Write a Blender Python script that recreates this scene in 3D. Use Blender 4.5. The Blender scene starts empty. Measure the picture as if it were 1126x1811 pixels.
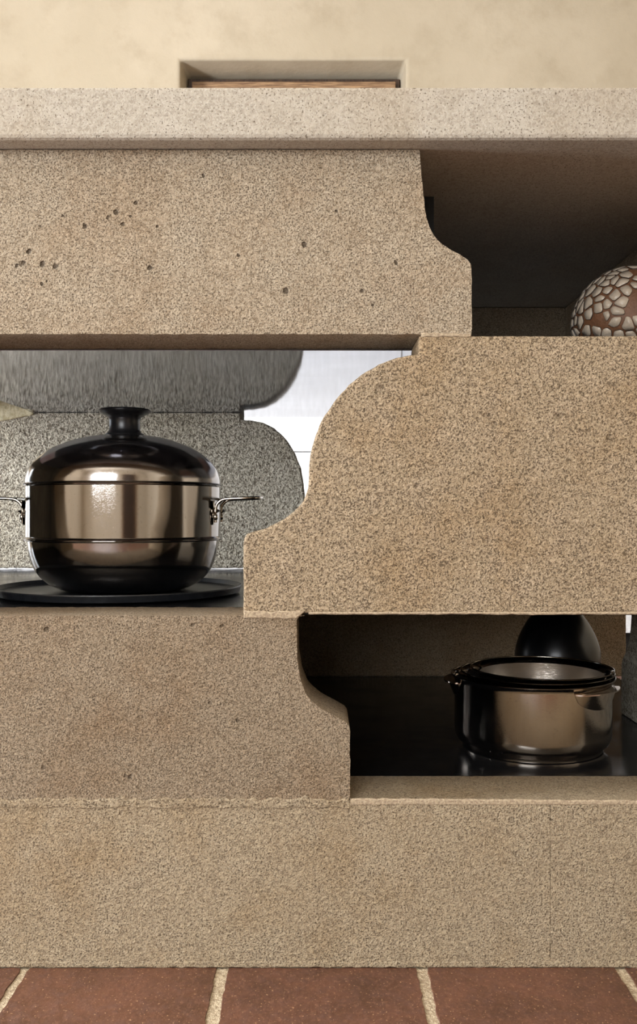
import bpy, bmesh, math, random
from mathutils import Vector, noise
random.seed(7)
PI = math.pi
scene = bpy.context.scene

# ------------------------------------------------------------------ camera, world, light, exposure
U = 0.5864e-3          # metres per pixel of the elevation drawing on the island's front plane
EYE = 0.4725           # eye height
DIST = 0.95            # eye to the island's front plane (y = 0)
cam_d = bpy.data.cameras.new('camera')
cam = bpy.data.objects.new('camera', cam_d)
scene.collection.objects.link(cam)
cam.location = (0, -DIST, EYE)
cam.rotation_euler = (PI / 2, 0, 0)
cam_d.sensor_fit = 'VERTICAL'
cam_d.sensor_height = 36.0
cam_d.lens = 1620.0 / 1811.0 * 36.0
cam_d.clip_start = 0.02
scene.camera = cam

w = bpy.data.worlds.new('world'); scene.world = w
w.use_nodes = True
bg = w.node_tree.nodes['Background']
bg.inputs[0].default_value = (0.75, 0.87, 1.0, 1)
bg.inputs[1].default_value = 2.0

def area(name, loc, rot, sx, sy, power, col):
    l = bpy.data.lights.new(name, 'AREA'); l.shape = 'RECTANGLE'; l.size = sx; l.size_y = sy
    l.energy = power; l.color = col
    o = bpy.data.objects.new(name, l); scene.collection.objects.link(o)
    o.location = loc; o.rotation_euler = rot
    return o
# daylight standing in the room's window openings, plus an added side fill
area('daylight_front', (-0.95, -3.02, 1.45), (PI / 2, 0, 0), 1.5, 1.5, 78, (0.97, 0.985, 1.0))
area('daylight_aisle', (-2.62, 1.4, 1.0), (PI / 2, 0, -PI / 2), 1.6, 1.4, 12, (0.88, 0.94, 1.0))
area('side_fill', (-2.62, -0.02, 1.05), (PI / 2, 0, -PI / 2), .84, 1.9, 215, (0.92, 0.96, 1.0))  # added fill, placed and powered so light reaches the rear stones

vs = scene.view_settings
vs.view_transform = 'Standard'; vs.look = 'None'; vs.gamma = 1.0; vs.use_curve_mapping = False
vs.exposure = 0.24

# ------------------------------------------------------------------ helpers
def lin(h):
    h = h.lstrip('#')
    out = []
    for i in (0, 2, 4):
        c = int(h[i:i + 2], 16) / 255
        out.append(c / 12.92 if c <= 0.04045 else ((c + 0.055) / 1.055) ** 2.4)
    return (*out, 1)

class NT:
    """small node-tree builder"""
    def __init__(s, name):
        s.m = bpy.data.materials.new(name); s.m.use_nodes = True
        s.t = s.m.node_tree; s.b = s.t.nodes['Principled BSDF']
        s.co = s.n('ShaderNodeTexCoord').outputs['Object']
    def n(s, typ, **kw):
        nd = s.t.nodes.new(typ)
        for k, v in kw.items(): setattr(nd, k, v)
        return nd
    def link(s, a, b): s.t.links.new(a, b)
    def put(s, sock, v):
        if isinstance(v, bpy.types.NodeSocket): s.link(v, sock)
        else: sock.default_value = v
    def set(s, **kw):
        for k, v in kw.items(): s.put(s.b.inputs[k.replace('_', ' ')], v)
    def noise(s, scale, detail=3, rough=0.6, vec=None, dist=0.0):
        nd = s.n('ShaderNodeTexNoise'); s.link(vec or s.co, nd.inputs['Vector'])
        nd.inputs['Scale'].default_value = scale; nd.inputs['Detail'].default_value = detail
        nd.inputs['Roughness'].default_value = rough; nd.inputs['Distortion'].default_value = dist
        return nd.outputs['Fac']
    def voro(s, scale, vec=None, feature='F1'):
        nd = s.n('ShaderNodeTexVoronoi', feature=feature); s.link(vec or s.co, nd.inputs['Vector'])
        nd.inputs['Scale'].default_value = scale
        return nd.outputs['Distance']
    def map(s, sc=(1, 1, 1), rot=(0, 0, 0), loc=(0, 0, 0)):
        nd = s.n('ShaderNodeMapping'); s.link(s.co, nd.inputs['Vector'])
        nd.inputs['Scale'].default_value = sc; nd.inputs['Rotation'].default_value = rot
        nd.inputs['Location'].default_value = loc
        return nd.outputs['Vector']
    def math(s, op, a, b=0.0, c=0.0, clamp=False):
        nd = s.n('ShaderNodeMath', operation=op, use_clamp=clamp)
        s.put(nd.inputs[0], a); s.put(nd.inputs[1], b)
        if op in ('MULTIPLY_ADD', 'SMOOTH_MIN', 'COMPARE'): s.put(nd.inputs[2], c)
        return nd.outputs[0]
    def range(s, v, a, b, lo=0.0, hi=1.0, smooth=True):
        nd = s.n('ShaderNodeMapRange', interpolation_type='SMOOTHSTEP' if smooth else 'LINEAR')
        s.put(nd.inputs[0], v)
        for i, x in enumerate((a, b, lo, hi)): nd.inputs[i + 1].default_value = x
        return nd.outputs[0]
    def mix(s, f, a, b, mode='MIX'):
        nd = s.n('ShaderNodeMix', data_type='RGBA', blend_type=mode)
        s.put(nd.inputs[0], f); s.put(nd.inputs[6], a); s.put(nd.inputs[7], b)
        return nd.outputs[2]
    def bump(s, h, dist, strength=1.0):
        nd = s.n('ShaderNodeBump'); s.put(nd.inputs['Height'], h)
        nd.inputs['Distance'].default_value = dist; nd.inputs['Strength'].default_value = strength
        s.link(nd.outputs[0], s.b.inputs['Normal'])

def stone_mat(name, light, mid, dark, grain=230, relief=0.0022, hue=None, speck=0.62, pits=(), seed=0.0, pit_f=1.0):
    k = NT(name)
    v = k.map(loc=(seed, seed * 1.7, seed * 0.6))
    g = k.noise(grain, 3, 0.6, v, 0.9)
    fine = k.noise(grain * 2.1, 2, 0.6, v, 0.5)
    cloud = k.noise(8, 4, 0.6, v)
    cloud2 = k.noise(28, 3, 0.6, v)
    c = k.mix(k.range(g, 0.34, 0.60), lin(dark), lin(mid))
    c = k.mix(k.range(fine, 0.48, 0.70, 0, 0.7), c, lin(light))
    if hue: c = k.mix(k.range(cloud, 0.40, 0.70, 0, 0.75), c, lin(hue), 'MULTIPLY')
    c = k.mix(k.range(cloud2, 0.45, 0.72, 0, 0.3), c, lin(light))
    dens = k.math('MULTIPLY_ADD', cloud2, -0.22, speck + 0.105)
    sp = k.math('SUBTRACT', k.noise(grain * 1.9, 1, 0.4, v, 0.2), dens)
    sp = k.range(sp, 0.0, 0.05)
    c = k.mix(k.math('MULTIPLY', sp, 0.7), c, lin('#4d3e2f'))
    h = k.math('ADD', k.math('MULTIPLY', g, 0.9), k.math('MULTIPLY', fine, 0.45))
    h = k.math('SUBTRACT', h, k.math('MULTIPLY', sp, 0.3))
    h = k.math('ADD', h, k.math('MULTIPLY', cloud2, 0.6))
    if pits:
        wob = k.n('ShaderNodeTexNoise'); k.link(k.co, wob.inputs['Vector'])
        wob.inputs['Scale'].default_value = 160
        off = k.n('ShaderNodeVectorMath', operation='MULTIPLY_ADD')
        k.link(wob.outputs['Color'], off.inputs[0]); off.inputs[1].default_value = (0.006,) * 3
        add = k.n('ShaderNodeVectorMath', operation='ADD')
        k.link(k.co, add.inputs[0]); k.link(off.outputs[0], add.inputs[1]); off.inputs[2].default_value = (-0.003,) * 3
        acc = None
        for (x, z, r) in pits:
            d = k.n('ShaderNodeVectorMath', operation='DISTANCE')
            k.link(add.outputs[0], d.inputs[0]); d.inputs[1].default_value = (x, -ISL[1], z)
            p = k.range(d.outputs['Value'], r * 0.85, r * 0.35)
            acc = p if acc is None else k.math('MAXIMUM', acc, p)
        c = k.mix(k.math('MULTIPLY', acc, 0.8 * pit_f), c, lin('#3a2d20'))
        h = k.math('SUBTRACT', h, k.math('MULTIPLY', acc, 1.2 * pit_f))
    k.set(Base_Color=c, Roughness=0.9, Specular_IOR_Level=0.2)
    k.bump(h, relief)
    return k.m

def fx(px): return (px - 563.0) * U             # elevation drawing -> metres on the front plane
def fz(py): return EYE + (905.5 - py) * U
ISL = (-.0975, .4075)                           # the island's origin
def pit(px, py, r): return (fx(px) - ISL[0], fz(py), r * U)

# ------------------------------------------------------------------ materials
M = {}
pits_up = [pit(*a) for a in ((206, 375, 7), (240, 359, 6), (217, 396, 6), (190, 385, 4), (150, 400, 6), (232, 383, 4), (278, 400, 4),
           (40, 465, 8), (52, 445, 6), (75, 468, 7), (98, 472, 8), (74, 502, 5), (82, 497, 4), (265, 474, 7), (595, 374, 5), (110, 382, 4), (72, 400, 4),
           (538, 433, 7), (505, 515, 8), (422, 452, 4), (640, 515, 5), (360, 310, 5), (700, 465, 5), (660, 540, 4), (30, 470, 5))]
pits_mid = [pit(*a) for a in ((860, 955, 10), (680, 1030, 11), (670, 690, 12), (738, 735, 10), (790, 925, 8), (1078, 776, 11), (862, 735, 10), (845, 742, 6), (875, 748, 7),
            (990, 735, 8), (1010, 752, 6), (645, 725, 5), (705, 975, 6), (755, 760, 5), (1000, 1032, 5), (500, 1024, 6), (532, 1011, 4), (445, 1000, 4),
            (905, 800, 5), (735, 860, 6), (985, 735, 6), (1050, 930, 5), (580, 880, 5))]
pits_low = [pit(*a) for a in ((230, 1374, 8), (222, 1372, 4), (82, 1114, 6), (392, 1107, 5), (245, 1110, 4), (372, 1243, 5), (75, 1355, 6), (340, 1105, 4), (420, 1275, 4))]
pits_base = [pit(*a) for a in ((905, 1450, 9), (910, 1510, 8), (976, 1452, 4), (815, 1483, 6), (245, 1568, 7), (75, 1625, 6), (1095, 1450, 4), (645, 1560, 5))]
M['stone_up'] = stone_mat('limestone_upper', '#cbbda8', '#b6a690', '#8b7b66', 310, 0.0042, '#f0e6dc', 0.60, pits_up, 0.0)
M['stone_mid'] = stone_mat('limestone_middle', '#cfbaa0', '#b8a488', '#8a7860', 320, 0.0046, '#f3e9da', 0.59, pits_mid, 3.1, 0.35)
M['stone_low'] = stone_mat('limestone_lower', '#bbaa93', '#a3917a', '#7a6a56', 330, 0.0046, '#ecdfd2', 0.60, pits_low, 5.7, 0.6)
M['stone_base'] = stone_mat('limestone_base', '#c3b39a', '#ae9d83', '#897964', 290, 0.0042, '#efe4d4', 0.62, pits_base, 8.3, 0.25)
M['stone_in'] = stone_mat('limestone_inner', '#d8d0c0', '#bcb3a2', '#776f61', 190, 0.0050, '#f0eee8', 0.58, (), 11.9)  # lightened to make up for weak light on the middle rear stone
M['slab'] = stone_mat('limestone_slab', '#bdb6ab', '#aea699', '#988f82', 260, 0.0006, '#f4efe8', 0.655, (), 15.1)
k = NT('lime_mortar')
g = k.noise(380, 3); c = k.mix(k.range(g, .35, .65), lin('#958470'), lin('#b5a48b'))
k.set(Base_Color=c, Roughness=.95, Specular_IOR_Level=.1); k.bump(k.math('ADD', g, k.noise(60, 2)), .0012); M['mortar'] = k.m
k = NT('smooth_mortar')
g = k.noise(120, 3); c = k.mix(k.range(g, .35, .65), lin('#b3a684'), lin('#cfc4a6'))
k.set(Base_Color=c, Roughness=.9); k.bump(g, .001); M['mortar_smooth'] = k.m

k = NT('polished_sheet_steel')
st = k.noise(10, 4, .6, k.map((6, 40, 6))); sm = k.noise(7, 4, .6)
k.set(Base_Color=k.mix(k.range(sm, .35, .7), lin('#999da9'), lin('#aeb2be')), Metallic=.86,
      Roughness=k.range(st, .45, .75, .05, .13)); k.bump(st, .00004, .3); M['sheet'] = k.m
k = NT('black_granite')
g = k.noise(420, 2); k.set(Base_Color=k.mix(k.range(g, .6, .72), lin('#121214'), lin('#26262a')),
      Roughness=k.range(k.noise(12, 4), .3, .7, .10, .26), Specular_IOR_Level=.5); M['granite'] = k.m

def steel_mat(name, base, r0, r1, scratch=0.6):
    k = NT(name)
    smudge = k.noise(26, 5, .65); fine = k.noise(9, 3, .6, k.map((30, 30, 260)))
    spots = k.range(k.noise(300, 2), .62, .72)
    k.set(Base_Color=k.mix(k.math('MULTIPLY', spots, .25), lin(base), lin('#6a5f55')), Metallic=1.0,
          Roughness=k.math('ADD', k.range(smudge, .4, .75, r0, r1), k.math('MULTIPLY', spots, .06)))
    k.bump(k.math('ADD', fine, k.math('MULTIPLY', smudge, .4)), .0002, scratch)
    return k.m
M['steel'] = steel_mat('polished_pot_steel', '#aeaaa7', .025, .085, .12)
M['lid_steel'] = steel_mat('satin_lid_steel', '#b0acaa', .09, .18, .15)
M['steel_edge'] = steel_mat('steel_edge', '#cdc5ba', .08, .16, .2)
M['pan_steel'] = steel_mat('worn_pan_steel', '#d0c5ba', .04, .14, .2)
k = NT('brushed_pan_inside')
br = k.noise(10, 3, .6, k.map((8, 8, 300)))
k.set(Base_Color=lin('#cfc6bb'), Metallic=1.0, Roughness=.24, Anisotropic=.6); k.bump(br, .0002, .4); M['pan_inside'] = k.m

def plain(name, col, rough=.5, metal=0.0, spec=.5, bump=None):
    k = NT(name); g = k.noise(90, 3)
    a = lin(col); b = tuple(min(1, x * 1.25 + .003) for x in a[:3]) + (1,)
    k.set(Base_Color=k.mix(k.range(g, .35, .7), a, b), Roughness=rough, Metallic=metal, Specular_IOR_Level=spec)
    if bump: k.bump(k.noise(bump[0], 3), bump[1])
    return k.m
M['bakelite'] = plain('black_knob_plastic', '#141416', .32)
M['tray'] = plain('black_enamel_tray', '#101216', .34, bump=(350, .0003))
M['vase_black'] = plain('black_glazed_vase', '#08080a', .28)
M['flake'] = plain('pale_glaze', '#978b7c', .4, bump=(200, .0006))
M['vase_brown'] = plain('brown_clay', '#57371f', .6, bump=(400, .0008))
M['flake_edge'] = plain('dark_glaze_edge', '#2a2019', .5)
M['white'] = plain('white_lacquer', '#dcdee2', .3)
M['white_core'] = plain('white_board', '#dcdde0', .5)
M['black_kick'] = plain('black_plinth', '#0a0a0b', .6)
M['dark_plate'] = plain('black_upright', '#0d0c0b', .7)
M['frame_white'] = plain('painted_frame', '#d9d6cf', .5)
M['iron'] = plain('iron_fittings', '#3a3733', .45, .8)

def plaster(name, a, b, c3):
    k = NT(name); n1 = k.noise(1.6, 5, .55); n2 = k.noise(7, 5, .6); n3 = k.noise(120, 3)
    c = k.mix(k.range(n1, .35, .68), lin(a), lin(b)); c = k.mix(k.range(n2, .45, .75, 0, .45), c, lin(c3))
    k.set(Base_Color=c, Roughness=.85, Specular_IOR_Level=.25); k.bump(k.math('ADD', n2, k.math('MULTIPLY', n3, .06)), .008, .5)
    return k.m
M['plaster'] = plaster('lime_plaster', '#a69a86', '#b1a592', '#948772')
M['plaster_room'] = plaster('room_plaster', '#c2b5a0', '#cdc1ae', '#b5a791')
M['ceiling'] = plaster('ceiling_plaster', '#ddd2bf', '#e6dccb', '#d4c8b3')
k = NT('old_timber')
gr = k.noise(6, 5, .65, k.map((2, 30, 30))); k.set(Base_Color=k.mix(k.range(gr, .35, .7), lin('#6a4e36'), lin('#a3825f')), Roughness=.6)
k.bump(gr, .002); M['wood'] = k.m
k = NT('dark_timber')
gr = k.noise(6, 5, .65, k.map((20, 20, 2))); k.set(Base_Color=k.mix(k.range(gr, .35, .7), lin('#2e2119'), lin('#4c3728')), Roughness=.5)
k.bump(gr, .002); M['wood_dark'] = k.m
k = NT('window_glass')
k.set(Base_Color=(1, 1, 1, 1), Roughness=.0, Transmission_Weight=1.0, IOR=1.0 + .02, Alpha=.25); M['glass'] = k.m

k = NT('terracotta_tile')
oi = k.n('ShaderNodeObjectInfo').outputs['Random']
v = k.n('ShaderNodeVectorMath', operation='ADD'); k.link(k.co, v.inputs[0])
comb = k.n('ShaderNodeCombineXYZ'); k.link(k.math('MULTIPLY', oi, 37.0), comb.inputs[0]); k.link(k.math('MULTIPLY', oi, 91.0), comb.inputs[1])
k.link(comb.outputs[0], v.inputs[1]); V = v.outputs[0]
n1 = k.noise(10, 4, .6, V); n2 = k.noise(70, 4, .65, V); sp = k.range(k.noise(420, 1, .5, V), .68, .72)
c = k.mix(k.range(n1, .33, .68), lin('#442b20'), lin('#634032'))
c = k.mix(k.range(n2, .45, .70, 0, .6), c, lin('#543930'))
c = k.mix(k.range(k.noise(200, 3, .6, V), .50, .70, 0, .45), c, lin('#7d5743'))
c = k.mix(k.range(oi, 0, 1, 0, .3, False), c, lin('#694630'))
c = k.mix(k.math('MULTIPLY', sp, .55), c, lin('#c49a72'))
k.set(Base_Color=c, Roughness=k.range(n2, .3, .7, .38, .6)); k.bump(k.math('ADD', n2, k.math('MULTIPLY', n1, 2.0)), .0018, .6); M['tile'] = k.m
k = NT('sand_grout')
g = k.noise(300, 3); k.set(Base_Color=k.mix(k.range(g, .35, .65), lin('#98856c'), lin('#bfae93')), Roughness=.95); k.bump(g, .0025); M['grout'] = k.m

# ------------------------------------------------------------------ mesh helpers
coll = scene.collection
ROOT = {}
def empty(name, loc, label=None, cat=None, group=None):
    o = bpy.data.objects.new(name, None); coll.objects.link(o); o.location = loc; o.empty_display_size = .05
    if label: o['label'] = label
    if cat: o['category'] = cat
    if group: o['group'] = group
    return o
def worldloc(o):
    v = Vector((0, 0, 0))
    while o: v += o.location; o = o.parent
    return v
def link(name, bm, mats, parent=None, smooth=None, label=None):
    """bm is in room coordinates; the object keeps its parent's origin"""
    if parent is not None:
        bmesh.ops.translate(bm, vec=-worldloc(parent), verts=bm.verts)
    me = bpy.data.meshes.new(name); bm.normal_update(); bm.to_mesh(me); bm.free()
    for m in (mats if isinstance(mats, (list, tuple)) else [mats]): me.materials.append(m)
    if smooth is not None:
        for p in me.polygons: p.use_smooth = True
        me.set_sharp_from_angle(angle=math.radians(smooth))
        for p in me.polygons:
            if len(p.vertices) > 8: p.use_smooth = False      # large flat stone faces
    o = bpy.data.objects.new(name, me); coll.objects.link(o); o.parent = parent
    if label: o['label'] = label
    return o
def box(bm, x0, x1, y0, y1, z0, z1, bev=0.0, seg=2):
    vs_ = [bm.verts.new((x, y, z)) for x in (x0, x1) for y in (y0, y1) for z in (z0, z1)]
    q = [(0, 1, 3, 2), (4, 6, 7, 5), (0, 4, 5, 1), (2, 3, 7, 6), (0, 2, 6, 4), (1, 5, 7, 3)]
    fs = [bm.faces.new([vs_[i] for i in f]) for f in q]
    if bev:
        es = list({e for f in fs for e in f.edges})
        bmesh.ops.bevel(bm, geom=es, offset=bev, segments=seg, profile=.5, affect='EDGES')
    return fs
def BM(*boxes, bev=0.0):
    bm = bmesh.new()
    for b in boxes: box(bm, *b, bev=bev)
    return bm
def smooth_path(pts, n=6):
    """Catmull-Rom through the points"""
    out = []
    for i in range(len(pts) - 1):
        p0 = pts[max(i - 1, 0)]; p1 = pts[i]; p2 = pts[i + 1]; p3 = pts[min(i + 2, len(pts) - 1)]
        for j in range(n):
            t = j / n
            out.append(tuple(.5 * ((2 * b) + (-a + c_) * t + (2 * a - 5 * b + 4 * c_ - d) * t * t + (-a + 3 * b - 3 * c_ + d) * t ** 3)
                             for a, b, c_, d in zip(p0, p1, p2, p3)))
    out.append(pts[-1])
    return out
def resample(loop, step, jit, seed=0.0):
    """closed outline -> even steps with slight chipping"""
    out = []
    n = len(loop)
    for i in range(n):
        a = Vector(loop[i]); b = Vector(loop[(i + 1) % n]); d = b - a; L = d.length
        if L < 1e-6: continue
        m = max(1, int(round(L / step)))
        nrm = Vector((-d.y, d.x)) / L
        for j in range(m):
            p = a + d * (j / m)
            if jit:
                q = noise.noise(Vector((p.x * 130 + seed, p.y * 130, seed))) + .7 * noise.noise(Vector((p.x * 420, p.y * 420 + seed, seed)))
                p = p + nrm * q * jit
            out.append((p.x, p.y))
    return out
def prism(loop, d0, d1, axis='Y', bev=.0025, step=.006, jit=.0007, seed=0.0):
    """outline (a, z) extruded from d0 to d1; axis Y: a = x, axis X: a = y"""
    loop = resample(loop, step, jit, seed) if step else loop
    bm = bmesh.new()
    def P(a, z, d): return (a, d, z) if axis == 'Y' else (d, a, z)
    f0 = bm.faces.new([bm.verts.new(P(a, z, d0)) for a, z in loop])
    f1 = bm.faces.new([bm.verts.new(P(a, z, d1)) for a, z in loop])
    e0 = list(f0.edges); e1 = list(f1.edges)
    bmesh.ops.bridge_loops(bm, edges=e0 + e1)
    bmesh.ops.recalc_face_normals(bm, faces=bm.faces)
    if bev:
        bmesh.ops.bevel(bm, geom=[e for e in bm.edges if len(e.link_faces) == 2 and any(len(f.verts) > 8 for f in e.link_faces)],
                        offset=bev, segments=2, profile=.5, affect='EDGES', clamp_overlap=True)
    return bm
def lathe(prof, cx, cy, seg=96, bm=None):
    """closed or open (r, z) profile turned about a vertical axis"""
    bm = bm or bmesh.new()
    rings = []
    for r, z in prof:
        if r < 1e-6: rings.append([bm.verts.new((cx, cy, z))])
        else: rings.append([bm.verts.new((cx + r * math.cos(2 * PI * i / seg), cy + r * math.sin(2 * PI * i / seg), z)) for i in range(seg)])
    for A, B in zip(rings, rings[1:]):
        for i in range(seg):
            j = (i + 1) % seg
            if len(A) == 1 and len(B) == 1: continue
            if len(A) == 1: bm.faces.new((A[0], B[i], B[j]))
            elif len(B) == 1: bm.faces.new((A[i], B[0], A[j]))
            else: bm.faces.new((A[i], B[i], B[j], A[j]))
    bmesh.ops.recalc_face_normals(bm, faces=bm.faces)
    return bm
def tube(pts, r, seg=10, bm=None, flat=1.0, cap=True):
    bm = bm or bmesh.new(); pts = [Vector(p) for p in pts]; rings = []
    up = Vector((0, 0, 1))
    for i, p in enumerate(pts):
        t = (pts[min(i + 1, len(pts) - 1)] - pts[max(i - 1, 0)]).normalized()
        s = t.cross(up)
        s = s.normalized() if s.length > 1e-4 else Vector((1, 0, 0))
        u = s.cross(t).normalized()
        if i and s.dot(prev) < 0: s = -s; u = -u
        prev = s
        rr = r[i] if isinstance(r, (list, tuple)) else r
        rings.append([bm.verts.new(p + s * math.cos(2 * PI * j / seg) * rr + u * math.sin(2 * PI * j / seg) * rr * flat) for j in range(seg)])
    for A, B in zip(rings, rings[1:]):
        for j in range(seg): bm.faces.new((A[j], A[(j + 1) % seg], B[(j + 1) % seg], B[j]))
    if cap: bm.faces.new(rings[0][::-1]); bm.faces.new(rings[-1])
    bmesh.ops.recalc_face_normals(bm, faces=bm.faces)
    return bm
def structure(o): o['kind'] = 'structure'; return o

# ------------------------------------------------------------------ the room
RX0, RX1, RY0, RY1, RH = -2.6, 2.2, -3.0, 2.5, 2.75
floor = structure(link('floor', BM((RX0, RX1, RY0, RY1 + .25, -.06, -.0018)), M['grout']))
PITCH, JW = .2055, .0105
tile_meshes = []
for v_ in range(6):
    bm = bmesh.new(); a = (PITCH - JW) / 2
    lp = resample([(-a, -a), (a, -a), (a, a), (-a, a)], .009, .0017, v_ * 9.3)
    top = [bm.verts.new((x * .994, y * .994, 0.0)) for x, y in lp]
    mid = [bm.verts.new((x, y, -.0022)) for x, y in lp]
    bot = [bm.verts.new((x, y, -.012)) for x, y in lp]
    bm.faces.new(top)
    for A, B in ((top, mid), (mid, bot)):
        for i in range(len(A)): bm.faces.new((A[i], B[i], B[(i + 1) % len(A)], A[(i + 1) % len(A)]))
    bmesh.ops.recalc_face_normals(bm, faces=bm.faces)
    me = bpy.data.meshes.new('tile'); bm.to_mesh(me); bm.free(); me.materials.append(M['tile']); tile_meshes.append(me)
X_J = fx(395)                                   # one joint of the photograph
far = bmesh.new()
IX_L = -.72
n_t = 0
for iy in range(-15, 13):
    for ix in range(-12, 11):
        cx = X_J + (ix + .5) * PITCH; cy = .006 + (iy + .5) * PITCH
        if cx - .1 < RX0 or cx + .1 > RX1 or cy - .1 < RY0 or cy + .1 > RY1: continue
        if 0 < cy < .80 and IX_L < cx < .53: continue           # under the island
        if cy > 1.98 and cx < 1.45: continue                      # under the cabinets
        if -1.75 < cy < .1 and -1.75 < cx < 1.55 and n_t < 300:
            o = bpy.data.objects.new('tile', tile_meshes[random.randrange(6)]); coll.objects.link(o); o.parent = floor
            o.location = (cx + random.uniform(-.0012, .0012), cy + random.uniform(-.001, .001), random.uniform(-.0006, 0))
            o.rotation_euler = (0, 0, random.uniform(-.005, .005) + PI / 2 * random.randrange(4)); n_t += 1
        else:
            h = (PITCH - JW) / 2; box(far, cx - h, cx + h, cy - h, cy + h, -.012, 0)
o = link('tile_field', far, M['tile'], floor); o['kind'] = 'stuff'

# back wall with a recessed niche
NX0, NX1, NZ0, NZ1, ND = -.522, .330, 1.72, 2.177, .16
bm = bmesh.new()
def vv(x, y, z): return bm.verts.new((x, y, z))
of = [vv(RX0, RY1, 0), vv(RX1, RY1, 0), vv(RX1, RY1, RH), vv(RX0, RY1, RH)]
nf = [vv(NX0, RY1, NZ0), vv(NX1, RY1, NZ0), vv(NX1, RY1, NZ1), vv(NX0, RY1, NZ1)]
nb = [vv(NX0 + .01, RY1 + ND, NZ0), vv(NX1 - .01, RY1 + ND, NZ0), vv(NX1 - .01, RY1 + ND, NZ1), vv(NX0 + .01, RY1 + ND, NZ1)]
ob = [vv(RX0, RY1 + .25, 0), vv(RX1, RY1 + .25, 0), vv(RX1, RY1 + .25, RH), vv(RX0, RY1 + .25, RH)]
for i in range(4):
    j = (i + 1) % 4
    bm.faces.new((of[i], of[j], nf[j], nf[i])); bm.faces.new((nf[i], nf[j], nb[j], nb[i])); bm.faces.new((of[j], of[i], ob[i], ob[j]))
bm.faces.new(nb); bm.faces.new(ob[::-1])
bmesh.ops.recalc_face_normals(bm, faces=bm.faces)
bm.edges.ensure_lookup_table()
es = [e for e in bm.edges if all(v in nf for v in e.verts)] + [e for e in bm.edges if sum(v in nf for v in e.verts) == 1 and sum(v in nb for v in e.verts) == 1]
bmesh.ops.bevel(bm, geom=es, offset=.014, segments=4, profile=.5, affect='EDGES')
wall_back = structure(link('wall_back', bm, M['plaster'], smooth=50))
link('niche_board', BM((NX0 + .03, NX1 - .03, RY1 + ND - .05, RY1 + ND - .022, NZ0 + .02, 2.146), bev=.003), M['wood'], wall_back, label='brown timber board inside the niche')
link('niche_shade_panel', BM((NX0 + .012, NX1 - .012, RY1 + ND - .022, RY1 + ND - .002, NZ0 + .005, 2.168), bev=.002), M['wood_dark'], wall_back)  # dark timber stands in for the shaded strip above the board

def wall_with_openings(name, axis, pos, thick, a0, a1, openings, mat):
    """wall at pos (x or y), running a0..a1, with openings (o0, o1, z0, z1)"""
    bm = bmesh.new()
    segs = []; cur = a0
    for o0, o1, z0, z1 in openings:
        segs += [(cur, o0, 0, RH), (o0, o1, z1, RH), (o0, o1, 0, z0)]; cur = o1
    segs.append((cur, a1, 0, RH))
    for p, q, r, s in segs:
        if axis == 'X': box(bm, min(pos, pos + thick), max(pos, pos + thick), p, q, r, s)
        else: box(bm, p, q, min(pos, pos + thick), max(pos, pos + thick), r, s)
    return structure(link(name, bm, mat))
wall_left = wall_with_openings('wall_left', 'X', RX0, -.2, RY0 - .2, RY1 + .25, [(-.44, .40, .1, 2.0), (.6, 2.2, .3, 1.7)], M['plaster_room'])
wall_front = wall_with_openings('wall_front', 'Y', RY0, -.2, RX0, RX1, [(-1.7, -.2, .7, 2.2)], M['plaster_room'])
wall_right = structure(link('wall_right', BM((RX1, RX1 + .2, RY0 - .2, RY1 + .25, 0, RH)), M['plaster_room']))
ceiling = structure(link('ceiling', BM((RX0 - .2, RX1 + .2, RY0 - .2, RY1 + .25, RH, RH + .1)), M['ceiling']))

def window(name, axis, pos, o0, o1, z0, z1):
    root = empty(name, ((pos, (o0 + o1) / 2, z0) if axis == 'X' else ((o0 + o1) / 2, pos, z0))); structure(root)
    def B(p, q, r, s, t=.03, **k_):
        return BM((pos - t, pos + t, p, q, r, s) if axis == 'X' else (p, q, pos - t, pos + t, r, s), **k_)
    f = .06
    for nm, a in (('frame_rail', (o0, o1, z0, z0 + f)), ('frame_rail', (o0, o1, z1 - f, z1)), ('frame_stile', (o0, o0 + f, z0 + f, z1 - f)), ('frame_stile', (o1 - f, o1, z0 + f, z1 - f))):
        link(nm, B(*a), M['frame_white'], root)
    m = (o0 + o1) / 2; h = (z0 + z1) / 2
    link('mullion', B(m - .03, m + .03, z0 + f, z1 - f, .025), M['frame_white'], root)
    for p, q in ((o0 + f, m - .03), (m + .03, o1 - f)):
        link('glazing_bar', B(p, q, h - .015, h + .015, .02), M['frame_white'], root)
window('window_1', 'Y', RY0 - .12, -1.7, -.2, .7, 2.2)
window('window_2', 'X', RX0 - .12, .6, 2.2, .3, 1.7)
window('fill_window', 'X', RX0 - .12, -.44, .40, .1, 2.0)  # unseen opening added to carry the side fill
# a plank door in the wall behind the camera
door = empty('door_1', (.75, RY0, 0)); structure(door)
for i in range(6):
    link('plank', BM((.33 + i * .14, .466 + i * .14, RY0 + .002, RY0 + .045, .01, 2.05), bev=.004), M['wood_dark'], door)
link('door_frame', BM((.24, .325, RY0 + .001, RY0 + .06, 0, 2.14), (1.172, 1.26, RY0 + .001, RY0 + .06, 0, 2.14), (.325, 1.172, RY0 + .001, RY0 + .06, 2.055, 2.14)), M['wood'], door)
link('door_handle', tube([(.41, RY0 + .045, 1.02), (.41, RY0 + .09, 1.02), (.50, RY0 + .095, 1.02)], .009), M['iron'], door, smooth=40)

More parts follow.
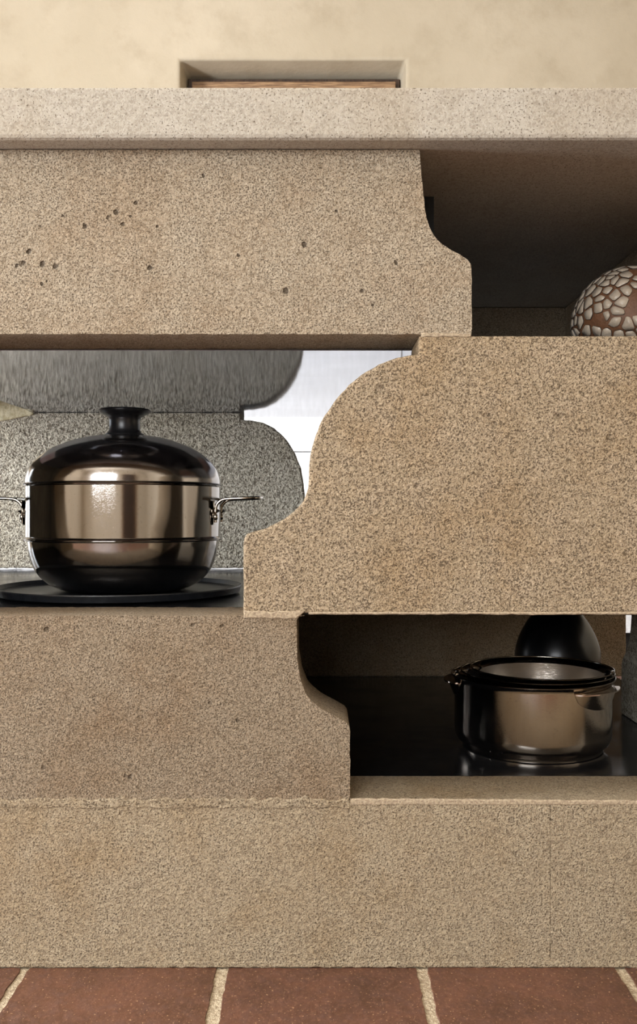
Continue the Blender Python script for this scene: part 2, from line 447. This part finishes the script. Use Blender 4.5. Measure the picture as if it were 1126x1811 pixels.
# ------------------------------------------------------------------ white kitchen units across the aisle
CY0, CY1 = 1.90, 2.498
cab_words = ('at the far left end of the run', 'second from the left end of the run', 'third from the left end of the run',
             'seen through the gap beside the steamer pot', 'directly behind the stone island', 'at the right end of the run')
for i in range(6):
    x0 = -2.14 + i * .60; x1 = x0 + .60
    r = empty('kitchen_cabinet', (x0 + .3, CY1, 0), 'white lacquered kitchen cabinet with two drawers, ' + cab_words[i], 'cabinet', 'white cabinets along the back wall')
    link('body', BM((x0 + .001, x1 - .001, CY0 + .021, CY1, .095, .878)), M['white_core'], r)
    link('toe_kick', BM((x0 + .001, x1 - .001, CY0 + .05, CY0 + .066, 0, .095)), M['black_kick'], r)
    for z0, z1 in ((.096, .656), (.661, .874)):
        d = link('drawer', BM((x0 + .002, x1 - .002, CY0, CY0 + .02, z0, z1), bev=.0015), M['white'], r)
        link('drawer_pull', BM((x0 + .2, x0 + .4, CY0 + .002, CY0 + .008, z1, z1 + .002)), M['frame_white'], d)
o = link('back_counter', BM((-2.16, 1.48, CY0 - .02, CY1, .8785, .918), bev=.004), M['slab'])
o['label'] = 'pale stone counter on top of the white cabinets by the wall'; o['category'] = 'countertop'

# ------------------------------------------------------------------ the stone island
T = .085                       # thickness of the moulded stones
YB = .73                       # inner face of the rear stones
IX0, IX1 = -.74, .545
Z_B, Z_M, Z_U, Z_T = fz(1420), fz(1089), .657, .849
isl = empty('kitchen_island', ((IX0 + IX1) / 2, (YB + T) / 2, 0),
            'beige limestone kitchen island of stacked moulded blocks with open shelves', 'kitchen island')
def E(pts): return [(fx(x), fz(y)) for x, y in pts]

cove_up = smooth_path([(741, 262), (744, 300), (749, 345), (753, 378), (762, 408), (777, 428), (798, 442), (816, 452), (828, 460)], 4) + [(833, 468), (834, 476), (834, 589.8)]
loop = [(IX0, Z_T - .0008)] + E(cove_up) + [(fx(834), Z_U), (IX0, Z_U)]
loop[1] = (loop[1][0], Z_T - .0008)
link('stone_block', prism(loop, 0, T, seed=1), M['stone_up'], isl, smooth=40, label='upper moulded limestone block with a cove at its end')
ovolo = [(742, 594), (740, 627)] + smooth_path([(727, 627.5), (700, 633), (670, 645), (640, 662), (610, 688), (585, 718), (565, 752), (553, 785), (547.5, 815), (546, 845),
         (544, 864), (537, 884), (520, 904), (495, 922), (470, 934), (447, 941)], 4) + [(437, 945), (431.5, 952), (430, 962), (430, 1085)]
loop = [(fx(x), fz(y)) for x, y in ovolo] + [(IX1, fz(1085)), (IX1, fz(594))]
loop[0] = (loop[0][0], fz(594)); 
link('stone_block', prism(loop, 0, T, seed=2), M['stone_mid'], isl, smooth=40, label='middle limestone block with a rounded nose and cove')
cove_lo = [(538, 1088.5), (529, 1090), (524.5, 1096)] + smooth_path([(525, 1130), (526, 1165), (530, 1196), (540, 1224), (556, 1244), (578, 1259), (600, 1270), (612, 1277)], 4) + [(617.5, 1284), (619, 1294), (619, 1418)]
loop = [(IX0, Z_M)] + E(cove_lo) + [(IX0, fz(1418))]
loop[1] = (loop[1][0], Z_M)
link('stone_block', prism(loop, 0, T, seed=3), M['stone_low'], isl, smooth=40, label='lower limestone block with a cove cut into its end')
xj = fx(973)
link('base_stone', prism([(IX0, Z_B), (xj - .0001, Z_B), (xj - .0001, .0005), (IX0, .0005)], 0, T + .012, seed=4, bev=.0006, jit=.0003), M['stone_base'], isl, smooth=40)
link('base_stone', prism([(xj + .0001, Z_B), (IX1, Z_B), (IX1, .0005), (xj + .0001, .0005)], 0, T + .012, seed=5, bev=.0006, jit=.0003), M['stone_base'], isl, smooth=40)

# mortar: irregular beads pressed into the joints
def bead(pts_top, pts_bot, y0, y1, mat, seed, jit=.0016, axis='Y'):
    lp = pts_top + pts_bot[::-1]
    return link('mortar_joint', prism(lp, y0, y1, axis, bev=.0012, step=.007, jit=jit, seed=seed), mat, isl, smooth=60)
wave = [(x, 1412 + 7 * noise.noise(Vector((x / 47, 0, 3))) + 4 * noise.noise(Vector((x / 13, 5, 3)))) for x in range(-700, 621, 7)]
bead(E(wave), E([(x, 1429 + 5 * noise.noise(Vector((x / 30, 9, 3)))) for x in range(-695, 621, 9)]), -.0008, .004, M['stone_base'], 21)
bead(E([(-695, 1700), (1480, 1700)]), E([(-695, 1711.5), (1480, 1711.5)]), -.0003, .004, M['stone_base'], 22)
bead(E([(431, 1079), (480, 1081), (540, 1080)]), E([(431, 1093), (480, 1094), (524, 1094)]), -.0010, .004, M['mortar'], 24)
bead(E([(545, 1082), (1480, 1082)]), E([(545, 1087), (1480, 1087)]), -.0008, .02, M['mortar'], 25, .0009)
bead(E([(745, 588), (833, 590)]), E([(745, 596), (833, 596)]), -.0006, .01, M['mortar'], 26, .0008)
bead(E([(619, 1412), (1480, 1419)]), E([(619, 1424), (1480, 1424)]), -.0003, .003, M['mortar'], 27, .0008)

# shelves between the front and the rear stones
link('steel_shelf', BM((-.522, .450, T + .0005, YB + T, .6550, .6590), bev=.0004), M['sheet'], isl, label='polished steel shelf sheet with mirror-like underside')
link('granite_shelf', BM((IX0 + .02, .451, T + .0005, YB + .07, Z_M - .009, Z_M), bev=.001), M['granite'], isl, label='polished black shelf slab')
link('granite_shelf', BM((IX0 + .02, .545, T + .0125, YB + .0, Z_B - .022, Z_B), bev=.001), M['granite'], isl, label='polished black shelf slab')

# rear stones, the same mouldings turned round
ub = U * (1 + YB / DIST)
def bx_(px): return (px - 563) * ub
def bz_(py): return EYE + (905.5 - py) * ub
nose = smooth_path([(440, 743), (465, 748), (490, 762), (510, 783), (525, 810), (534, 840), (537, 868), (539, 884), (548, 903), (566, 920), (590, 932)], 4)
loop = [(IX0, .6548), (bx_(425), .6548), (bx_(425), bz_(742.5))] + [(bx_(x), bz_(y)) for x, y in nose] + [(bx_(602), bz_(945)), (bx_(602), Z_M + .0045), (IX0, Z_M + .0045)]
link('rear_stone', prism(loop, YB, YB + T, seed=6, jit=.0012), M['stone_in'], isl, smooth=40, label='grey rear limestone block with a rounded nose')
link('rear_stone', prism([(-.45, .6595), (IX1, .6595), (IX1, Z_T - .001), (-.37, Z_T - .001), (-.37, .78), (-.40, .75), (-.45, .735)], YB, YB + T, seed=7), M['stone_low'], isl, smooth=40)  # darker stone than the middle rear block, keeps the upper compartment in shade
link('rear_stone', prism([(-.47, Z_B), (bx_(1107), Z_B), (bx_(1107), Z_M - .0095), (-.37, Z_M - .0095), (-.37, .29), (-.40, .262), (-.47, .25)], YB, YB + T, seed=8), M['stone_low'], isl, smooth=40)  # same darker stone, so the shade of the lower compartment is in the colour
link('rear_base_stone', prism([(IX0, Z_B - .0005), (IX1, Z_B - .0005), (IX1, .0005), (IX0, .0005)], YB + .0005, YB + T, seed=9), M['stone_in'], isl, smooth=40)
# end stones on the right
EX0 = .452
zc = [(.420, Z_B + .0005), (.420, .246), (.417, .252)] + smooth_path([(.410, .258), (.395, .272), (.384, .290), (.378, .312), (.374, .335)], 3) + [(.372, Z_M - .0095)]
link('end_stone', prism([(T + .001, Z_M - .0095), (T + .001, Z_B + .0005)] + zc, EX0, IX1, 'X', seed=10), M['stone_in'], isl, smooth=40, label='grey end block with a coved edge')
link('end_stone', prism([(.30, Z_M + .0005), (YB - .001, Z_M + .0005), (YB - .001, .6545), (.42, .6545), (.41, .55), (.36, .48), (.30, .46)], EX0, IX1, 'X', seed=11), M['stone_in'], isl, smooth=40)
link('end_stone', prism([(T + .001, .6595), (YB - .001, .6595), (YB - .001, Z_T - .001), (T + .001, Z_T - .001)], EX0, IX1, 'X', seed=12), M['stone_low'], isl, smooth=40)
link('end_base_stone', prism([(T + .0125, Z_B - .023), (YB, Z_B - .023), (YB, .0005), (T + .0125, .0005)], EX0, IX1, 'X', seed=13), M['stone_in'], isl, smooth=40)
# end stones on the left, open at pot height
link('end_stone', prism([(T + .001, Z_B - .022), (YB - .001, Z_B - .022), (YB - .001, Z_M - .0095), (T + .001, Z_M - .0095)], IX0 - .0, IX0 + .0195, 'X', seed=14), M['stone_in'], isl, smooth=40)
link('end_stone', prism([(T + .001, .6595), (YB - .001, .6595), (YB - .001, Z_T - .001), (T + .001, Z_T - .001)], IX0, IX0 + .093, 'X', seed=15), M['stone_in'], isl, smooth=40)
link('end_base_stone', prism([(T + .0125, Z_B - .023), (YB, Z_B - .023), (YB, .0005), (T + .0125, .0005)], IX0, IX0 + .093, 'X', seed=16), M['stone_in'], isl, smooth=40)
link('stone_block', prism([(IX0, Z_M + .0005), (-.46, Z_M + .0005), (-.46, .43), (-.50, .45), (-.53, .49), (-.535, .56), (-.50, .62), (-.46, .6495), (-.46, .6545), (IX0, .6545)], 0, T, seed=18), M['stone_mid'], isl, smooth=40)
link('end_stone', prism([(T + .001, Z_M + .0005), (.40, Z_M + .0005), (.40, .6545), (T + .001, .6545)], IX0, IX0 + .093, 'X', seed=19), M['stone_in'], isl, smooth=40)
# blob of mortar where the steel sheet meets the rear stone
lp = smooth_path([(bx_(-40), bz_(706)), (bx_(5), bz_(708)), (bx_(28), bz_(716)), (bx_(50), bz_(725)), (bx_(59), bz_(730)), (bx_(58), bz_(734)), (bx_(42), bz_(737)), (bx_(18), bz_(742)), (bx_(-8), bz_(746)), (bx_(-40), bz_(750))], 4)
link('mortar_patch', prism(lp, YB - .0022, YB + .01, seed=17, bev=.0015, jit=.0008), M['mortar_smooth'], isl, smooth=60, label='smooth yellowish mortar patch')
link('upright_plate', BM((.06, .1375, .142, .15, .6595, .8485)), M['dark_plate'], isl, label='black upright plate behind the upper block')  # plain black plate filling the dark shape beside the upper block's end

# worktop slab
bm = bmesh.new()
y0, y1, zb, zt = -.0262, YB + T + .03, Z_T, fz(905.5 - 752 * .9724)
prof = [(y0 + .003, zt), (y0 + .0008, zt - .0008), (y0, zt - .003), (y0, zb + .0045), (y0 + .0012, zb + .0015), (y0 + .0042, zb), (-.0015, zb), (-.0012, zb + .0012), (.0, zb + .0012), (.0003, zb), (y1, zb), (y1, zt)]
bm = prism(prof, IX0 - .045, IX1 + .045, 'X', bev=0, step=0)
o = link('stone_worktop', bm, M['slab'])
o['label'] = 'thick pale limestone worktop slab on top of the island'; o['category'] = 'worktop'

# ------------------------------------------------------------------ tray and steamer pot
TX, TY = -.2607, .2575
pr = [(0, Z_M + .0005), (.150, Z_M + .0005), (.1562, Z_M + .003), (.1587, Z_M + .0105), (.1582, Z_M + .0118), (.1570, Z_M + .0116), (.1535, Z_M + .0062), (.1475, Z_M + .0045), (0, Z_M + .0045)]
o = link('round_tray', lathe(pr, TX, TY, 96), M['tray'], smooth=35)
o['label'] = 'flat round black tray with a low rim under the steamer pot'; o['category'] = 'tray'

PX, PY = -.2555, .2575
PZ = Z_M + .005
kp = .745e-3
def pz(py): return EYE + (905.5 - py) * kp
pot = empty('steamer_pot', (PX, PY, PZ), 'polished steel two-tier steamer pot with domed lid and black knob', 'pot')
zj, zl = pz(951.5), pz(858.5)
R = .1265
outer = smooth_path([(.055, PZ + .0003), (.075, PZ + .0012), (.090, PZ + .006), (.104, PZ + .016), (.1135, PZ + .028), (.1190, PZ + .042), (.1222, PZ + .056), (R - .003, zj - .003)], 4)
inner = [(r - .0012, z + .0012) for r, z in outer[::-1]]
bm = lathe([(0, PZ + .0003)] + outer + [(R + .0018, zj - .0022), (R + .0024, zj - .0010), (R + .0018, zj - .0004), (R - .003, zj - .0006)] + inner + [(0, PZ + .0016)], PX, PY, 128)
lower = link('lower_pan', bm, M['steel'], pot, smooth=40)
bm = lathe([(R - .004, zj + .001), (R - .001, zj + .0002), (R + .0016, zj + .0002), (R + .0022, zj + .0010), (R + .0014, zj + .0020), (R - .0008, zj + .0030), (R - .0008, zl - .0026), (R + .0016, zl - .0014), (R + .0018, zl - .0008),
            (R + .001, zl - .0003), (R - .002, zl - .0004), (R - .002, zj + .003), (R - .004, zj + .001)], PX, PY, 128)
tier = link('steamer_tier', bm, M['steel'], pot, smooth=40)
zd = pz(768)
dome = smooth_path([(R - .0004, zl + .0022), (R - .0012, zl + .010), (R - .0055, zl + .022), (R - .0160, zl + .0345), (R - .0305, zl + .0455), (R - .0500, zl + .0545), (R - .0720, zl + .0615), (R - .0950, zl + .0655)], 5)
bm = lathe([(R - .003, zl + .0003), (R + .0022, zl + .0001), (R + .0026, zl + .0008), (R + .0012, zl + .0016)] + dome + [(.010, zl + .0668), (0, zl + .0668)], PX, PY, 128)
lid = link('lid', bm, M['lid_steel'], pot, smooth=40)
kz = zl + .0660
kprof = [(0, kz), (.0245, kz), (.0252, kz + .0015), (.0215, kz + .0035), (.0200, kz + .0075), (.0200, kz + .019), (.0215, kz + .0235), (.0270, kz + .0270), (.0325, kz + .0295), (.0338, kz + .0320), (.0325, kz + .0340), (.025, kz + .0350), (0, kz + .0354)]
link('knob', lathe(kprof, PX, PY, 64), M['bakelite'], lid, smooth=45, label='flared black plastic lid knob')
for sx in (-1, 1):
    zh = pz(882)
    hw = .034
    # loop handle: two feet on the wall, curving out to a flat horizontal loop
    foot = lambda s_: [(R + .0015, s_ * hw, zh - .031), (R + .0015, s_ * hw, zh - .016), (R + .003, s_ * hw, zh - .008), (R + .008, s_ * hw, zh - .0025), (R + .016, s_ * hw, zh - .0005)]
    loop_pts = foot(-1) + [(R + .040, -hw * .98, zh + .0005), (R + .049, -hw * .82, zh + .0008), (R + .053, -hw * .5, zh + .001), (R + .054, 0, zh + .001), (R + .053, hw * .5, zh + .001), (R + .049, hw * .82, zh + .0008), (R + .040, hw * .98, zh + .0005)] + foot(1)[::-1]
    # the wall curves away from the feet: pull them onto the cylinder
    fixed = []
    for a, b, c_ in loop_pts:
        k_ = max(0, 1 - (a - R) / .03)
        fixed.append((a - k_ * (R - math.sqrt(R * R - b * b)), b, c_))
    pts = smooth_path([(PX + sx * a, PY + b, c_) for a, b, c_ in fixed], 5)
    h = link('handle', tube(pts, .0021, 10), M['steel_edge'], tier, smooth=60, label='thin steel loop handle')
    for s_ in (-1, 1):
        ang = math.asin(s_ * hw / R)
        bm = bmesh.new()
        bmesh.ops.create_uvsphere(bm, u_segments=12, v_segments=8, radius=.0045)
        bmesh.ops.scale(bm, vec=(.7, 1, 1), verts=bm.verts)
        bmesh.ops.translate(bm, vec=(PX + sx * (R + .002) * math.cos(ang), PY + s_ * hw, zh - .024), verts=bm.verts)
        link('rivet', bm, M['steel_edge'], tier, smooth=60)
        bm = tube(smooth_path([(PX + sx * (R * math.cos(ang) - .0005), PY + s_ * hw, zh - .034), (PX + sx * (R * math.cos(ang) + .0005), PY + s_ * hw, zh - .016), (PX + sx * (R * math.cos(ang) - .0005), PY + s_ * hw, zh - .003)], 4),
                  [.006, .0065, .007, .0075, .008, .0085, .009, .0095, .010], 12, flat=.12)
        link('handle_plate', bm, M['steel_edge'], tier, smooth=60)

# ------------------------------------------------------------------ nested saucepans
def bracket(bm, cx, cy, R_, zc_, ang, half, drop, lip):
    """half-moon plate wrapped on the wall with a crescent lip on top"""
    n = 20
    def P(r, a, z): return bm.verts.new((cx + r * math.cos(a), cy + r * math.sin(a), z))
    front, back, lo, li = [], [], [], []
    for i in range(n + 1):
        t = -1 + 2 * i / n; a = ang + t * half; q = math.sqrt(max(0, 1 - t * t))
        zb_ = zc_ - .0008 - drop * q
        col_f = [P(R_ + .0012 + .0075 * q * (1 - j / 4), a, zc_ + (zb_ - zc_) * j / 4) for j in range(5)]
        col_b = [P(R_ - .0002, a, zc_ + (zb_ - zc_) * j / 4) for j in range(5)]
        front.append(col_f); back.append(col_b)
        lo.append((P(R_ + .0015, a, zc_ + .0008), P(R_ + .002 + lip * q, a, zc_ + .0012), P(R_ + .002 + lip * q, a, zc_ - .0004), P(R_ + .0015, a, zc_ - .0008)))
    for i in range(n):
        for j in range(4):
            bm.faces.new((front[i][j], front[i + 1][j], front[i + 1][j + 1], front[i][j + 1]))
            bm.faces.new((back[i][j + 1], back[i + 1][j + 1], back[i + 1][j], back[i][j]))
        bm.faces.new((front[i][4], front[i + 1][4], back[i + 1][4], back[i][4]))
        bm.faces.new((back[i][0], back[i + 1][0], front[i + 1][0], front[i][0]))
        A, B = lo[i], lo[i + 1]
        for q0, q1 in ((0, 1), (1, 2), (2, 3), (3, 0)): bm.faces.new((A[q0], B[q0], B[q1], A[q1]))
    for cf, cb in ((front[0], back[0]), (front[-1], back[-1])):
        for j in range(4): bm.faces.new((cf[j], cf[j + 1], cb[j + 1], cb[j]))
    for s_ in (lo[0], lo[-1]): bm.faces.new(s_)
    bmesh.ops.recalc_face_normals(bm, faces=bm.faces)
def saucepan(cx, cy, z0, R_, zr, flare, label, brackets):
    root = empty('saucepan', (cx, cy, z0), label, 'saucepan', 'saucepans nested on the lower shelf')
    out = [(0, z0), (R_ - .012, z0), (R_ - .0105, z0 + .0005), (R_ - .0100, z0 + .0045), (R_ - .0085, z0 + .0062), (R_ - .0040, z0 + .0095), (R_ - .0012, z0 + .015), (R_, z0 + .024), (R_, zr - .007), (R_ + flare * .35, zr - .0030), (R_ + flare, zr - .0004)]
    link('body', lathe(out + [(R_ + flare - .0004, zr), (R_ + flare * .3 - .001, zr - .0022), (R_ - .0016, zr - .0068)], cx, cy, 128), M['pan_steel'], root, smooth=40)
    ins = [(R_ - .0016, zr - .0068), (R_ - .0014, z0 + .022), (R_ - .006, z0 + .0105), (R_ - .016, z0 + .0075), (0, z0 + .007)]
    link('inside', lathe(ins, cx, cy, 128), M['pan_inside'], root, smooth=40, label='brushed steel inside of the pan')
    tor = [(R_ + flare + .0010 * math.cos(a), zr + .0010 * math.sin(a)) for a in [i * PI / 4 for i in range(9)]]
    link('rim', lathe(tor, cx, cy, 128), M['steel_edge'], root, smooth=80)
    for ang, half, drop, lip in brackets:
        bm = bmesh.new(); bracket(bm, cx, cy, R_, zr - .0085, math.radians(ang), math.radians(half), drop, lip)
        link('handle_bracket', bm, M['pan_steel'], root, smooth=40, label='half-moon bracket for a removable handle')
SZ = Z_B + .0005
saucepan(.2755, .2330, SZ, .0990, .2630, .0040, 'largest outer steel saucepan of the nested stack on the lower shelf', [(-46, 27, .021, .012), (172, 20, .018, .012)])
saucepan(.2815, .2335, SZ + .009, .0890, .2675, .0075, 'middle steel saucepan of the nested stack, between the other two', [(150, 22, .014, .012)])
saucepan(.2880, .2340, SZ + .018, .0800, .2715, .0100, 'smallest innermost steel saucepan of the nested stack', [])

# ------------------------------------------------------------------ black vase behind the saucepans
VX, VY = .378, .50
vp = smooth_path([(.045, SZ), (.056, SZ + .010), (.063, SZ + .035), (.0665, SZ + .065), (.0650, SZ + .085), (.0590, SZ + .105), (.0500, SZ + .123), (.0400, SZ + .138), (.030, SZ + .150), (.024, SZ + .160), (.0245, SZ + .1655)], 5)
vp = [(0, SZ)] + vp + [(.0225, SZ + .1655), (.021, SZ + .158), (.028, SZ + .146), (.030, SZ + .09), (0, SZ + .02)]
vz = empty('black_vase', (VX, VY, SZ), 'glossy black rounded vase behind the nested saucepans', 'vase')
link('body', lathe(vp, VX, VY, 72), M['vase_black'], vz, smooth=40)

# ------------------------------------------------------------------ crackle-glazed pot on the upper shelf
GX, GY, GZ0 = .3795, .168, .6592
A_, GC, BU, BL = .0685, .6985, .0715, .0385
gv = empty('crackle_vase', (GX, GY, GZ0), 'round brown clay vase with cracked pale glaze on the upper shelf', 'vase')
prof = [(0, GZ0 + .0003), (.034, GZ0 + .0003), (.036, GZ0 + .003)]
for i in range(1, 30):
    th = -62 + i * (62 + 74) / 29
    b = BU if th > 0 else BL
    prof.append((A_ * math.cos(math.radians(th)), GC + b * math.sin(math.radians(th))))
prof += [(.0165, GC + BU * .985), (.0150, GC + BU * .982), (.0145, GC + BU * .90), (.03, GC + BU * .7), (0, GC)]
body = link('body', lathe(prof, GX, GY, 64), M['vase_brown'], gv, smooth=45)
def to_surf(p, up):
    b = BU if p.z > 0 else BL
    q = Vector((p.x / A_, p.y / A_, p.z / b)).normalized()
    s = Vector((q.x * A_, q.y * A_, q.z * b)); nrm = Vector((q.x / A_, q.y / A_, q.z / b)).normalized()
    return s + nrm * up
seeds = []
tries = 0
while len(seeds) < 250 and tries < 9000:
    tries += 1
    u_ = random.uniform(-.80, .93); ph = random.uniform(0, 2 * PI); th = math.asin(u_)
    p = to_surf(Vector((math.cos(th) * math.cos(ph), math.cos(th) * math.sin(ph), math.sin(th) * .9)), 0)
    md = random.choice((.0085, .014, .019))
    if all((p - q).length > md for q in seeds): seeds.append(p)
for p in seeds:
    if random.random() < .09: continue
    q = Vector((p.x / A_ ** 2, p.y / A_ ** 2, p.z / (BU if p.z > 0 else BL) ** 2)).normalized()
    e1 = q.cross(Vector((0, 0, 1))).normalized(); e2 = q.cross(e1)
    poly = [Vector((math.cos(a) * .021, math.sin(a) * .014)) for a in [i * PI / 8 for i in range(16)]]
    gap = random.choice((.0002, .0004, .0012))
    for s_ in seeds:
        d = s_ - p
        if s_ is p or d.length > .045: continue
        v2 = Vector((d.dot(e1), d.dot(e2)))
        L = v2.length
        if L < 1e-5: continue
        n2 = v2 / L; lim = L / 2 - gap
        new = []
        for i in range(len(poly)):
            a, b = poly[i], poly[(i + 1) % len(poly)]; da, db = a.dot(n2) - lim, b.dot(n2) - lim
            if da <= 0: new.append(a)
            if da * db < 0: new.append(a + (b - a) * (da / (da - db)))
        poly = new
        if len(poly) < 3: break
    if len(poly) < 3: continue
    cut = []
    for i in range(len(poly)):
        a, b = poly[i], poly[(i + 1) % len(poly)]
        if (b - a).length < .0012: cut.append((a + b) / 2); continue
        cut += [a * .82 + b * .18, a * .18 + b * .82]
    cut = [v * random.uniform(.91, 1.0) for v in cut]
    bm = bmesh.new()
    org = Vector((GX, GY, GC))
    t_ = [bm.verts.new(org + to_surf(p + (e1 * v.x + e2 * v.y) * .94, .0013)) for v in cut]
    m_ = [bm.verts.new(org + to_surf(p + e1 * v.x + e2 * v.y, -.0004)) for v in cut]
    cen = bm.verts.new(org + to_surf(p, .0016))
    for i in range(len(cut)):
        j = (i + 1) % len(cut)
        f = bm.faces.new((t_[i], t_[j], cen)); f.smooth = True
        f = bm.faces.new((m_[i], m_[j], t_[j], t_[i])); f.material_index = 1
    bmesh.ops.recalc_face_normals(bm, faces=bm.faces)
    link('glaze_flake', bm, [M['flake'], M['flake_edge']], body)
